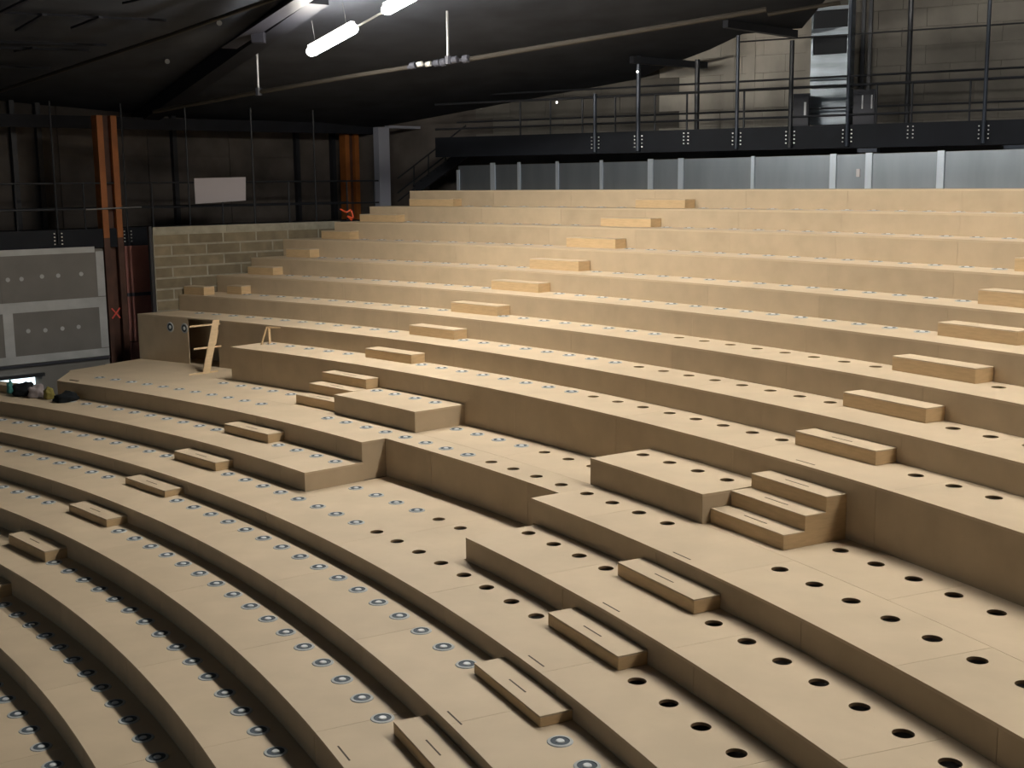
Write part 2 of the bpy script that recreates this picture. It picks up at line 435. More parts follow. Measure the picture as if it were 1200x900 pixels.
for k in range(8, 17):
    lab, end = UP[k]
    T[k] = tier('curved ' + lab)
    hs = hU.get(k, [])
    e = end or th_wall(RN[k])
    board(T[k], k, RN[k], RN[k + 1] - 0.002, 15, e, hs, RN[k + 1] - 0.28 if hs else 1, slanted=(end is None), skew=0.2 + 0.09 * k)
    riser(T[k], RN[k], 15, (50.45 if k == 9 else e), ZT[k - 1], ZT[k], gap=0.004, skew=(k * 0.37) % 1 + 0.05)
    if k == 8: end_wall(T[k], RN[k], RN[k + 1], 50.42, ZT[7], ZT[8])
    if k == 9:   # full height wall beside the doorway gap, with an opening left of the boards
        th = th_wall(RN[9])
        curved_slab(MB(), RN[9], RN[9] + 0.018, 54.5, th, ZT[7] + 0.001, ZT[9] - 0.0305).build('tall_panel', 'riser', T[k])
        curved_slab(MB(), RN[9], RN[9] + 0.018, 50.46, 53.0, ZT[7] + 0.001, ZT[9] - 0.0305).build('tall_panel', 'riser', T[k])
        curved_slab(MB(), RN[9] + 0.65, RN[9] + 0.67, 50.6, 56.0, ZT[7] + 0.001, ZT[9] - 0.04).build('inner_panel', 'riser', T[k])
        for t in (55.4, 54.68):
            o = link('wall_vent', VENT, None, T[k]); o.location = P(RN[9], t, ZT[9] - 0.25); o.rotation_euler = (0, -pi / 2, RAD(t))
    if k >= 14:
        curved_slab(MB(), RN[k] + 0.02, RN[k + 1], e - 0.03, e, ZT[k - 1] - 0.3, ZT[k] - 0.031).build('end_panel', 'riser', T[k])
    vents(T[k], k, vU[k], r=RN[k + 1] - (0.26 if k < 11 else 0.2))
    if k == 8: slot(T[k], RN[8] + 0.12, 28.28, ZT[8])

# ------------------------------------------------------------------ half steps in the three aisles
def bev(o, w=0.004):
    md = o.modifiers.new('bevel', 'BEVEL'); md.width = w; md.segments = 1; md.limit_method = 'ANGLE'
    return o
def step_block(k, a, b, label, group, dep=0.33, hh=None, slotted=False, r=None):
    h = hh or (ZT[k + 1] - ZT[k]) * 0.49
    rr = r or RN[k + 1] - 0.003
    c = P(rr - dep / 2, (a + b) / 2, ZT[k])
    t = thing('step_block', label, 'step', group, c)
    ang = RAD((a + b) / 2)
    L = RAD(b - a) * rr
    mb = MB().box(-dep / 2, dep / 2, -L / 2, L / 2, 0, h - 0.018)
    # curved back clearance: keep the straight block just off the curved riser
    sag = rr - sqrt(rr * rr - (L / 2) ** 2)
    body = bev(mb.build('body', 'step', t)); tb = bev(MB().box(-dep / 2, dep / 2, -L / 2, L / 2, h - 0.0178, h).build('top_board', 'tread', t), 0.002)
    t.rotation_euler = (0, 0, ang)
    t.location = P(rr - dep / 2 - sag, (a + b) / 2, ZT[k] + 0.001)
    if slotted: MB().box(-0.045, -0.030, -0.17, 0.17, h, h + 0.002).build('slot', 'slot', t)
    return t
tn = {2: 'third', 3: 'fourth', 4: 'fifth', 5: 'sixth', 6: 'seventh'}
un = {8: 'first', 9: 'second', 10: 'third', 11: 'fourth', 12: 'fifth', 13: 'sixth', 14: 'seventh', 15: 'eighth'}
B_ = {3: (24.5, 26.87), 4: (25.15, 27.57), 5: (25.75, 28.07), 6: (26.22, 28.53), 8: (27.47, 29.52), 9: (27.83, 29.86), 10: (28.04, 30.0), 11: (28.27, 30.09), 12: (28.4, 30.2), 13: (28.53, 30.33)}
A_ = {1: (42.6, 44.95), 2: (42.6, 45.0), 3: (42.63, 44.93), 4: (42.85, 45.1), 5: (43.17, 45.39), 6: (43.29, 45.52), 8: (43.25, 45.3), 9: (43.2, 45.13), 10: (42.98, 44.91), 11: (42.73, 44.62), 12: (42.41, 44.31), 13: (42.17, 44.01), 14: (41.93, 43.76), 15: (41.7, 43.46)}
C_ = {6: (57.15, 59.2), 11: (54.4, 55.6), 12: (53.9, 55.0), 13: (53.2, 54.49), 14: (52.19, 53.8), 15: (50.72, 52.6)}
for nm, D in (('right', B_), ('middle', A_), ('left', C_)):
    for k, (a, b) in D.items():
        where = ('on the %s tier up from lower left' % {1: 'second', **tn}[k]) if k < 7 else ('on the %s tier above the cross aisle' % un[k])
        if k == 3 and nm == 'right': where = 'cut by the bottom edge of the view'
        if k == 6 and nm == 'left': where = 'beside the bright opening'
        if k == 15: where = 'highest of its aisle, just below the top riser'
        lab = 'small %s half step, %s aisle, %s' % ('slotted wooden' if (nm == 'right' and k < 9) else 'wooden', nm, where)
        step_block(k, a, b, lab, 'half steps in the %s aisle' % nm, slotted=(nm == 'right' and k < 9) or (nm == 'middle' and k < 7))
step_block(10, 55.5, 56.5, 'dark wooden half step standing forward at the foot of the block wall', 'half steps in the left aisle', r=RN[11] - 0.56, dep=0.33).rotation_euler[2] = RAD(55.5)
step_block(10, 54.6, 55.3, 'short wooden half step just behind the one at the block wall foot', 'half steps in the left aisle', dep=0.3)

# three-step stairs up the tall riser
def stair_unit(a, b, label):
    t = thing('stair_unit', label, 'stair')
    h = (ZT[8] - ZT[7]) / 4
    r_f = 36.29; m_ = (a + b) / 2; L = RAD(b - a) * 36.6
    g = Matrix.Translation(P(r_f, m_, ZT[7] + 0.001)) @ Matrix.Rotation(RAD(m_), 4, 'Z')
    D = 37.188 - r_f - 0.012; run_ = 0.297
    prof = [(0, 0), (D, 0), (D, 3 * h - 0.012), (2 * run_, 3 * h - 0.012), (2 * run_, 2 * h - 0.012), (run_, 2 * h - 0.012), (run_, h - 0.012), (0, h - 0.012)]
    vs = [g @ Vector((x, y, z)) for y in (-L / 2, L / 2) for x, z in prof]
    n = len(prof)
    bev(mesh('body', vs, [tuple(range(n)), tuple(range(2 * n - 1, n - 1, -1))] + [(i, n + i, n + (i + 1) % n, (i + 1) % n) for i in range(n)], 'step', t), 0.002)
    for i in range(3):
        x0, x1, z1 = i * run_, ((i + 1) * run_ if i < 2 else D), (i + 1) * h
        mb = MB().box(x0, x1, -L / 2, L / 2, z1 - 0.0118, z1); mb.v = [g @ v for v in mb.v]
        bev(mb.build('top_board', 'tread', t), 0.002)
        mb = MB().box(x0 + 0.13, x0 + 0.145, -0.2, 0.2, z1, z1 + 0.002); mb.v = [g @ v for v in mb.v]
        mb.build('slot', 'slot', t)
    return t
stair_unit(26.98, 29.0, 'three-step wooden stair against the tall riser, right of the perforated box')
stair_unit(43.33, 45.4, 'three-step wooden stair against the tall riser, half hidden by the vented box')
# two raised boxes on the cross aisle
def raised_box(a, b, h, holes, vl, label):
    t = thing('raised_platform', label, 'platform')
    z = ZT[7] + h; r0, r1 = 36.18, RN[8] - 0.004
    tread('top_board', t, r0, r1, a, b, z, holes, 36.87)
    curved_slab(MB(), r0, r0 + 0.018, a, b, ZT[7] + 0.001, z - 0.0305).build('front_panel', 'riser', t)
    for q in (a, b - 0.03): curved_slab(MB(), r0 + 0.0185, r1, q, q + 0.03, ZT[7] + 0.001, z - 0.0305).build('side_panel', 'riser', t)
    for v in vl: vent(t, 36.93, v, z)
raised_box(39.62, 43.31, 0.34, [], [42.93, 42.11, 41.22, 40.34], 'low wooden box platform with four floor vents on the cross aisle')
raised_box(29.02, 32.66, 0.355, [32.28, 31.41, 30.53, 29.65], [], 'low wooden box platform with four round holes on the cross aisle')

# ------------------------------------------------------------------ block wall closing the rows on the left
s0 = on_plane(177, 250, *NL, WALL_OFF); s0 = s0.x * DL.x + s0.y * DL.y + 0.02
bw = wall_box(NL, DL, WALL_OFF + 0.02, s0, 18.0, ZT[9] + 0.002, ZT[14] - 0.02, 0.16).build('wall_side', 'mortar'); struct(bw)
def run_at(u, off, n=NL, d=DL, v=250):
    q = on_plane(u, v, n[0], n[1], off)
    return q.x * d.x + q.y * d.y
hC = (ZT[14] - 0.02 - ZT[9]) / 7.6
bmesh_cache = {}
for c in range(7):
    z0 = ZT[9] + c * hC + 0.004
    s = s0 + (0.0 if c % 2 == 0 else -0.0); first = (c % 2 == 1)
    while s < 17.95:
        L = 0.9 * (0.5 if first else 1); first = False
        e = min(s + L, 17.95)
        if e - s > 0.1:
            wall_box(NL, DL, WALL_OFF + 0.012 + random.uniform(-0.004, 0.004), s + 0.022, e - 0.022, z0 + 0.022, z0 + hC - 0.022, 0.05).build('block', 'block', bw)
        s = e
s = s0
while s < 17.95:
    e = min(s + 1.9, 17.95)
    wall_box(NL, DL, WALL_OFF + 0.005, s + 0.004, e - 0.004, ZT[9] + 7 * hC + 0.015, ZT[14] - 0.005, 0.18).build('capping', 'mortar', bw)
    s = e
wall_box(NL, DL, WALL_OFF - 0.01, s0 - 0.10, s0 - 0.03, 0, ZT[14] + 0.02, 0.1).build('end_post', 'black', bw)

# ------------------------------------------------------------------ left side: gypsum wall, columns, pink boards, daylight gap
GO = 28.17
gs0, gs1 = run_at(-330, GO), run_at(118, GO)
GT = H - 1.44
gy = wall_box(NL, DL, GO + 0.02, gs0, gs1, 0, GT, 0.12).build('wall_gypsum', 'gypsum')
gy.name = 'wall_front'; struct(gy)
zr = H - 0.0
def gz(v, u=60): return on_plane(u, v, NL[0], NL[1], GO).z
zj = gz(352)
zb = gz(424)
def strip(sa, sb, za, zb_, m='joint', nm='joint_strip', t=0.006): return wall_box(NL, DL, GO + 0.02 - t, sa, sb, za, zb_, t).build(nm, m, gy)
# boards proud of the studs, with taped joints
W_ = 2.4
s = gs1
while s - W_ > gs0:
    for (za, zb2) in ((gz(424) + 0.01, zj - 0.004), (zj + 0.004, GT)):
        wall_box(NL, DL, GO + 0.006, s - W_ + 0.004, s - 0.004, za, zb2, 0.0135).build('gypsum_panel', 'gypsum', gy)
    s -= W_
def strip2(ua, ub, va, vb): 
    sa, sb = run_at(ua, GO), run_at(ub, GO)
    wall_box(NL, DL, GO + 0.001, sa, sb, gz(vb), gz(va), 0.005).build('joint_strip', 'joint', gy)
strip2(-100, 118, 352, 364); strip2(-100, 118, 414, 423); strip2(109, 118, 297, 351); strip2(-100, 108, 291, 298); strip2(109, 118, 364, 413); strip2(-6, 6, 364, 414)
for u, v in [(9, 328), (25, 327), (49, 324), (68, 323), (95, 321), (33, 388), (53, 387), (73, 385), (92, 383)]:
    q = on_plane(u, v, NL[0], NL[1], GO)
    mb = MB(); n_ = Vector((NL[0], NL[1], 0)); mb.tube(Vector(q) - n_ * 0.012, Vector(q) - n_ * 0.002, 0.05, 10); mb.build('screw_patch', 'joint', gy)
for u in (67, 88):   # faint darker board seams
    pass
wall_box(NL, DL, GO - 0.03, gs0, gs1 + 0.0, gz(425) - 0.03, gz(425) + 0.02, 0.05).build('ledge', 'dark_fit', gy)
# pink boards between column and block wall
pk = thing('insulation_wall', 'dull pink boards between the rust column and the block wall', 'wall panel')
ps0, ps1 = run_at(144, GO), run_at(176, GO)
for va, vb in ((288, 343), (347, 400), (401, 470)):
    wall_box(NL, DL, GO + 0.02, ps0, ps1, on_plane(158, vb, *NL, GO).z, on_plane(158, va, *NL, GO).z, 0.05).build('panel', 'pink', pk)
wall_box(NL, DL, GO + 0.0, ps0, ps1, on_plane(158, 347, *NL, GO).z, on_plane(158, 343, *NL, GO).z, 0.05).build('rail', 'dark_fit', pk)
# column (H section), lower part dark, upper part bright primer
def hcol(u0, u1, off, z0, z1, label, m1, zs=None, m2=None):
    t = thing('steel_column', label, 'column')
    a, b = run_at(u0, off), run_at(u1, off)
    for (za, zb2, m_) in ([(z0, z1, m1)] if zs is None else [(z0, zs, m2), (zs, z1, m1)]):
        wall_box(NL, DL, off, a, a + (b - a) * 0.30, za, zb2, 0.3).build('flange', m_, t)
        wall_box(NL, DL, off, a + (b - a) * 0.70, b, za, zb2, 0.3).build('flange', m_, t)
        wall_box(NL, DL, off + 0.14, a + (b - a) * 0.30, a + (b - a) * 0.70, za, zb2, 0.02).build('web', 'rust_dark', t)
    return t
c1 = hcol(120, 143, GO + 0.05, 0, H + 1.62, 'rust coloured steel column between the gypsum wall and pink boards', 'rust', H - 1.2, 'rust_dark')
mk = MB()
q = on_plane(136, 367, NL[0], NL[1], GO + 0.03)
for sx in (-1, 1):
    mk.bar(q + DL * 0.10 * sx + Vector((0, 0, 0.12)), q - DL * 0.10 * sx - Vector((0, 0, 0.12)), 0.03, 0.02, up=(NL[0], NL[1], 0))
mk.build('painted_cross', 'red_mark', c1)
hcol(407, 423, 30.6, 0, H + 1.7, 'orange steel column behind the catwalk rail, left of the grey column', 'rust')
# grey column with its beam, behind the second highest tier
gc = thing('grey_column', 'pale grey steel column rising behind the left end of the top rows', 'column')
ga, gb = run_at(446, 28.9), run_at(458.5, 28.9)
wall_box(NL, DL, 28.9, ga, gb, 0, on_plane(452, 149, *NL, 28.9).z, 0.25).build('shaft', 'grey_col', gc)
wall_box(NL, DL, 28.92, gb + 0.01, run_at(520, 28.9), on_plane(452, 150, *NL, 28.9).z, on_plane(452, 147, *NL, 28.9).z, 0.2).build('beam', 'grey_col', gc)
# studs on the dark left wall
st = 0
for u in (50, 207, 350, 392, 20):
    a = run_at(u, 31.3)
    o = wall_box(NL, DL, 31.3, a, a + 0.12, 0, H + 2.4, 0.18).build('stud', 'black', wl)
for zz in (H - 0.2, H + 0.5, H + 1.2, H + 1.8):
    pass
# sheets of the dark wall (proud boards between the studs)
pts = [-14, -11.6, -9.2, -6.8, -4.4, -2, 0.4, 2.8, 5.2, 7.6, 10, 12.4, 14.8, 17.2, 19.6]
for i in range(len(pts) - 1):
    for j, (za, zb2) in enumerate(((H - 2.4, H - 0.45), (H - 0.44, H + 0.75), (H + 0.76, H + 2.0))):
        wall_box(NL, DL, 31.47 + random.uniform(-0.01, 0.01), pts[i] + 0.01, pts[i + 1] - 0.01, za, zb2, 0.025).build('wall_panel', 'wall_dark', wl)
# bright opening below the gypsum boards with things dumped in it
dl = wall_box(NL, DL, GO - 0.04, run_at(-60, GO), run_at(26, GO), gz(475, 10), gz(444.5, 10), 0.04).build('window_1', 'daylight'); struct(dl)
wall_box(NL, DL, GO - 0.12, run_at(-60, GO), run_at(37, GO), gz(444.3, 10), gz(440.5, 10), 0.1).build('lintel', 'black', dl)
def lump(name, c, sx, sy, sz, m, label, cat, seed=1):
    random.seed(seed)
    bm = bmesh.new(); bmesh.ops.create_icosphere(bm, subdivisions=3, radius=1)
    for v in bm.verts:
        f = 1 + 0.16 * sin(v.co.x * 5 + seed) * cos(v.co.y * 4 + seed * 2) + 0.10 * sin(v.co.z * 7 + v.co.x * 3)
        v.co = Vector((v.co.x * sx * f, v.co.y * sy * f, (max(v.co.z, -0.55) + 0.55) * sz * f / 1.55))
    me = bpy.data.meshes.new(name); bm.to_mesh(me); bm.free()
    me.polygons.foreach_set('use_smooth', [True] * len(me.polygons))
    o = link(name, me, m); o.location = c; o.rotation_euler = (0, 0, RAD(40))
    return tag(o, label, cat)
def on_t(u, v, z):                           # point of a horizontal surface
    d = ray(u, v); t = (z - H) / d.z
    return Vector((d.x * t, d.y * t, z))
z6 = ZT[6]
def on6(u, v, rmax=34.78):
    q = on_t(u, v, z6); d_ = Vector((q.x - CX, q.y - CY, 0)); f_ = min(1, rmax / d_.length)
    return Vector((CX + d_.x * f_, CY + d_.y * f_, z6))
lump('work_bag', on6(34, 462.5), 0.24, 0.22, 0.27, 'cloth_black', 'black work bag beside the bright opening at the left edge', 'bag', 1)
lump('folded_jacket', on6(52, 464), 0.17, 0.18, 0.25, 'cloth_grey', 'grey jacket lying between the black bag and the olive cloth', 'jacket', 2)
lump('olive_cloth', on6(67.5, 466), 0.10, 0.16, 0.24, 'cloth_yellow', 'olive yellow cloth next to the cross aisle end', 'cloth', 3)
lump('black_bundle', on6(84, 469.5), 0.24, 0.18, 0.19, 'cloth_black', 'black bundle against the left end of the cross aisle riser', 'bundle', 4)
bm_ = lump('teal_flask', on6(23, 459.5), 0.07, 0.07, 0.27, 'cloth_teal', 'small teal bottle at the left of the black bag', 'bottle', 5)

# ------------------------------------------------------------------ leaning carpentry left of the tall riser
def lean_step():
    A = Vector((-6.50, 26.06, ZT[7] + 0.003)); B = P(38.06, 52.75, ZT[9] + 0.03)
    t = thing('step_carcass', 'unfinished wooden step frame stood on end and leaning on the doorway wall', 'step frame', None, A)
    Wn = Vector((cos(RAD(52.5)), sin(RAD(52.5)), 0))
    C = lambda f: (B - A) * f
    def hx(nm, f0, f1, x0, x1, y0, y1):
        q = []
        for f in (f0, f1):
            for x, y in ((x0, y0), (x1, y0), (x1, y1), (x0, y1)):
                q.append(C(f) + DL * x + Wn * y)
        return MB().hexa(q).build(nm, 'step', t)
    hx('side_board', 0.0, 1.0, -0.07, 0.07, -0.03, -0.002)
    hx('shelf', 0.0, 0.03, -0.42, -0.0, 0.0, 0.30)
    hx('shelf', 0.47, 0.50, -0.42, -0.0, 0.0, 0.26)
    hx('shelf', 0.90, 0.93, -0.62, -0.0, 0.0, 0.12)
    hx('back_board', 0.05, 0.46, -0.30, -0.14, 0.22, 0.24)
    hx('back_board', 0.52, 0.80, -0.26, -0.10, 0.20, 0.22)
    return t
lean_step()
def frame_a():
    base = P(37.9, 50.0, ZT[8])
    t = thing('timber_offcut', 'thin pale battens leaning in a narrow A behind the corner of the first upper tier', 'batten', None, base)
    mb = MB(); mb.bar((-0.10, -0.1, 0.0), (0.0, 0.02, 0.36), 0.03, 0.025); mb.build('leg', 'step', t)
    mb = MB(); mb.bar((0.06, -0.02, 0.0), (0.04, 0.04, 0.36), 0.05, 0.025); mb.build('leg', 'step', t)
    mb = MB(); mb.bar((0.0, 0.04, 0.345), (0.28, 0.0, 0.345), 0.03, 0.03); mb.build('crosspiece', 'step', t)
    return t
frame_a()

# ------------------------------------------------------------------ galvanised screen behind the top tier
sc = thing('metal_screen', 'curved galvanised sheet metal screen behind the highest tier', 'screen')
SR = 45.5
ths = [51.84, 50.38, 49.30, 47.77, 46.06, 44.23, 43.14, 40.69, 38.17, 37.12, 35.13, 32.9, 30.6, 28, 25.5, 23]
zs0, zs1 = ZT[16], H + 0.475
for i in range(len(ths) - 1):
    curved_slab(MB(), SR, SR + 0.012, ths[i + 1] + 0.01, ths[i] - 0.01, zs0 + 0.002, zs1 - 0.02 - (0.03 if i < 5 else 0)).build('sheet', 'zinc', sc)
for i, t in enumerate(ths):
    w = 0.15 if i in (1, 5, 6, 8, 9, 10) else 0.09
    a = degrees(w / 2 / SR)
    curved_slab(MB(), SR - 0.022, SR - 0.001, t - a, t + a, zs0 + 0.002, zs1 - (0.16 if i == 0 else 0)).build('joint_trim', 'zinc_trim', sc)
q = P(SR - 0.014, 37.42, H + 0.10)
o = bev(MB().box(-0.012, 0.012, -0.04, 0.04, -0.075, 0.075).build('light_switch', 'white')); o.location = q; o.rotation_euler = (0, 0, RAD(37.4))
tag(o, 'small white switch plate on the galvanised screen', 'switch')

# ------------------------------------------------------------------ catwalks
def rod(t, nm, a, b, r, m_='black'): return MB().tube(a, b, r, 8).build(nm, m_, t)
def bolts(t, n, d, off, s, z0, dz, k=4, dx=0.10):
    for sg in (-1, 1):
        mb = MB()
        for i in range(k):
            c = plane_pt(n, d, off, s + sg * dx / 2, z0 + i * dz)
            mb.tube(c - Vector((n[0], n[1], 0)) * 0.02, c + Vector((n[0], n[1], 0)) * 0.01, 0.016, 6)
        mb.build('bolt_row', 'bolt', t)
# left catwalk
LO = 28.25
s_a, s_b = run_at(-140, LO), run_at(445, LO)
cl = thing('catwalk', 'black steel catwalk along the left wall above the gypsum boards', 'catwalk')
wall_box(NL, DL, LO, s_a, s_b, H - 1.42, H - 0.98, 0.06).build('fascia', 'fascia', cl)
wall_box(NL, DL, LO + 0.061, s_a, s_b, H - 1.06, H - 1.0, 1.5).build('deck', 'fascia', cl)
for z in (0.07, -0.52):
    rod(cl, 'rail', plane_pt(NL, DL, LO + 0.03, s_a, H + z), plane_pt(NL, DL, LO + 0.03, s_b, H + z), 0.022)
for z in (0.07, -0.52):
    rod(cl, 'rail', plane_pt(NL, DL, LO + 1.5, s_a, H + z), plane_pt(NL, DL, LO + 1.5, s_b, H + z), 0.022)
for u in (20, 100, 180, 262, 300, 340, 408, 440):
    s = run_at(u, LO)
    rod(cl, 'post', plane_pt(NL, DL, LO + 0.03, s, H - 0.98), plane_pt(NL, DL, LO + 0.03, s, H + 0.07), 0.022)
for u in (66, 148, 222, 298, 370):
    s = run_at(u, LO)
    rod(cl, 'hanger', plane_pt(NL, DL, LO - 0.03, s, H - 1.3), plane_pt(NL, DL, LO - 0.03, s, H + 1.9), 0.022, 'black')
    bolts(cl, NL, DL, LO - 0.01, s, H - 1.3, 0.08, 4, 0.17)
rod(cl, 'handle_tube', plane_pt(NL, DL, LO - 0.05, run_at(100, LO), H - 0.53), plane_pt(NL, DL, LO - 0.05, run_at(165, LO), H - 0.50), 0.02, 'hanger')
# notice board on the rail
nb = MB()
qa = [on_plane(u, v, NL[0], NL[1], LO - 0.06) for u, v in ((229, 239), (288, 235), (288, 207.5), (227.5, 209))]
n_ = Vector((NL[0], NL[1], 0)) * 0.015
nb.hexa([qa[0], qa[1], qa[1] + n_, qa[0] + n_, qa[3], qa[2], qa[2] + n_, qa[3] + n_])
tag(nb.build('white_board', 'white'), 'plain white rectangular sheet hung on the left catwalk rail', 'board')
# red webbing near the top left rows
rw = MB()
c = P(43.4, 54.35, ZT[14] + 0.03)
pts_ = [Vector((-0.18, 0.05, 0.28)), Vector((-0.02, 0, 0.20)), Vector((0.10, 0, 0.26)), Vector((0.16, 0, 0.05)), Vector((0.0, 0.05, 0.10)), Vector((0.12, 0, 0.0))]
for i in range(len(pts_) - 1): rw.bar(c + pts_[i], c + pts_[i + 1], 0.035, 0.035)
tag(rw.build('red_webbing', 'red'), 'crumpled red-orange webbing at the left end of the upper rows', 'strap')
# upper edge beam along left wall
lb = wall_box(NL, DL, 30.4, run_at(-160, 30.4), run_at(520, 30.4), H + 1.42, H + 1.72, 0.2).build('eaves_beam', 'beam')
tag(lb, 'long dark horizontal beam where the left wall meets the roof', 'beam')
# stairs linking the two catwalks
sr = thing('catwalk_stair', 'dark steel stair with sloping handrails right of the grey column', 'stair')
def on29(u, v, o=29.2): return on_plane(u, v, NR[0], NR[1], o)
for dv in (0, 17, 27):
    rod(sr, 'handrail', on29(466, 209 + dv), on29(546, 147 + dv), 0.022)
for u, v in ((485, 195), (502, 181), (522, 166)):
    rod(sr, 'baluster', on29(u, v), on29(u, v + 40), 0.02)
wall_box(NR, DR, 29.2, run_at(465, 29.2, NR, DR), run_at(485, 29.2, NR, DR), H - 1.0, H - 0.9, 0.8).build('landing', 'fascia', sr)
MB().bar(on29(487, 222), on29(560, 168), 0.06, 0.28).build('stringer', 'black', sr)
for i in range(9):
    q = on29(489 + i * 8, 218 - i * 6)
    MB().box(-0.12, 0.12, 0.0, 0.75, -0.02, 0.02).build('stair_tread', 'fascia', sr).location = q
# right catwalk
RO = 27.95
def rrun(u, off=RO): return run_at(u, off, NR, DR)
r_a, r_b = -18.0, rrun(1330)
cr = thing('catwalk', 'black steel catwalk with double rails behind the galvanised screen on the right', 'catwalk')
ZD = H + 1.17
wall_box(NR, DR, RO, r_a, r_b, H + 0.66, ZD, 0.06).build('fascia', 'fascia', cr)
wall_box(NR, DR, RO + 0.061, r_a, r_b, ZD - 0.06, ZD, 1.2).build('deck', 'fascia', cr)
for z, r in ((2.02, 0.03), (1.38, 0.026)):
    rod(cr, 'rail', plane_pt(NR, DR, RO + 0.03, r_a, H + z), plane_pt(NR, DR, RO + 0.03, r_b, H + z), r)
for z, r in ((2.30, 0.024), (1.60, 0.022), (3.22, 0.018)):
    rod(cr, 'rail', plane_pt(NR, DR, RO + 1.1, r_a if z < 3 else rrun(860, RO + 1.1), H + z), plane_pt(NR, DR, RO + 1.1, r_b, H + z), r)
for u in (610, 645, 682, 720, 766, 803, 869, 1022, 1063, 1130):
    s = rrun(u)
    rod(cr, 'post', plane_pt(NR, DR, RO + 0.03, s, ZD), plane_pt(NR, DR, RO + 0.03, s, H + 2.04), 0.024)
    if u in (803, 1063): bolts(cr, NR, DR, RO - 0.01, s, H + 0.85, 0.08, 4, 0.11)
for u, vt in ((698, 110), (862, 42), (924, 48), (990, -60), (1148, -60), (748, 66)):
    s = rrun(u)
    zt = on_plane(u, vt, NR[0], NR[1], RO).z
    rod(cr, 'hanger', plane_pt(NR, DR, RO - 0.04, s, H + 0.70), plane_pt(NR, DR, RO - 0.04, s, zt), 0.052 if u in (924, 748) else 0.042, 'navy' if u != 924 else 'black')
    bolts(cr, NR, DR, RO - 0.02, s, H + 0.80, 0.085, 4, 0.19)
for u, vt in ((815, 70), (1058, -60)):
    s = rrun(u, RO + 1.15)
    rod(cr, 'hanger', plane_pt(NR, DR, RO + 1.15, s, ZD), plane_pt(NR, DR, RO + 1.15, s, on_plane(u, vt, NR[0], NR[1], RO + 1.15).z), 0.06)
for u in (1010, 1180):
    s = rrun(u)
    wall_box(NR, DR, RO - 0.1, s - 0.12, s + 0.3, H + 0.56, H + 0.64, 0.3).build('bracket', 'navy', cr)
# electric cabinet on the right catwalk
eb = thing('electric_cabinet', 'dark electric cabinet on the right catwalk beside the silver duct', 'cabinet')
s = rrun(937, RO + 0.95)
wall_box(NR, DR, RO + 0.95, s - 0.22, s + 0.14, H + 1.2, H + 1.95, 0.14).build('body', 'dark_fit', eb)
wall_box(NR, DR, RO + 0.935, s + 0.04, s + 0.09, H + 1.45, H + 1.75, 0.012).build('plate', 'vent_cap', eb)
eb2 = thing('electric_cabinet', 'dark twin cabinet on the right catwalk just right of the silver duct', 'cabinet')
s = rrun(1008, RO + 0.95)
wall_box(NR, DR, RO + 0.95, s - 0.24, s + 0.24, H + 1.2, H + 1.98, 0.14).build('body', 'dark_fit', eb2)
for q in (-0.05, 0.16): wall_box(NR, DR, RO + 0.935, s + q, s + q + 0.03, H + 1.55, H + 1.85, 0.012).build('plate', 'vent_cap', eb2)
# silver duct
du = thing('ventilation_duct', 'tall silver galvanised duct with two dark openings behind the right catwalk', 'duct')
DO = RO + 1.45
def dz(v): return on_plane(967, v, NR[0], NR[1], DO).z
a, b = rrun(945, DO), rrun(989, DO)
for va, vb in ((146, 104), (103, 66)):
    wall_box(NR, DR, DO, a, b, dz(va), dz(vb), 0.5).build('duct_section', 'duct', du)
for va, vb in ((64, 42), (33, 12)):
    wall_box(NR, DR, DO + 0.03, a + 0.06, b - 0.06, dz(va), dz(vb), 0.45).build('opening', 'glass', du)
for va, vb in ((66, 64), (42, 33), (12, 8)):
    wall_box(NR, DR, DO - 0.005, a, b, dz(va), dz(vb), 0.5).build('frame_rail', 'duct', du)
for sa, sb in ((a, a + 0.05), (b - 0.05, b)):
    wall_box(NR, DR, DO - 0.01, sa, sb, dz(66), dz(-20), 0.5).build('frame_post', 'duct', du)
# block courses and plaster strips of the rear wall
def rwp(u0, u1, z0, z1, m_, nm, t=0.03, o=30.27):
    a, b = run_at(u0, 30.3, NR, DR), run_at(u1, 30.3, NR, DR)
    return wall_box(NR, DR, o, a, b, z0, z1, t).build(nm, m_, wr)
zz = H + 0.9; c = 0
while zz < H + 6.4:
    h_ = 0.42
    s = run_at(560, 30.3, NR, DR) + (0.55 if c % 2 else 0)
    while s < run_at(1280, 30.3, NR, DR):
        u_mid = s
        m_ = 'plaster' if run_at(770, 30.3, NR, DR) < s + 0.5 < run_at(945, 30.3, NR, DR) else 'wall_block'
        wall_box(NR, DR, 30.27 + random.uniform(-0.006, 0.004), s + 0.004, s + 1.1 - 0.004, zz + 0.004, zz + h_ - 0.004, 0.04).build('block', m_, wr)
        s += 1.1
    zz += h_; c += 1
for u0, u1 in ((803, 817), (846, 858), (872, 882), (940, 952)):
    rwp(u0, u1, H + 1.0, H + 4.6, 'plaster', 'plaster_strip', 0.02, 30.245)
for u in (1004, 1012):
    rwp(u, u + 4, H + 0.9, H + 8, 'black', 'conduit', 0.08, 30.15)

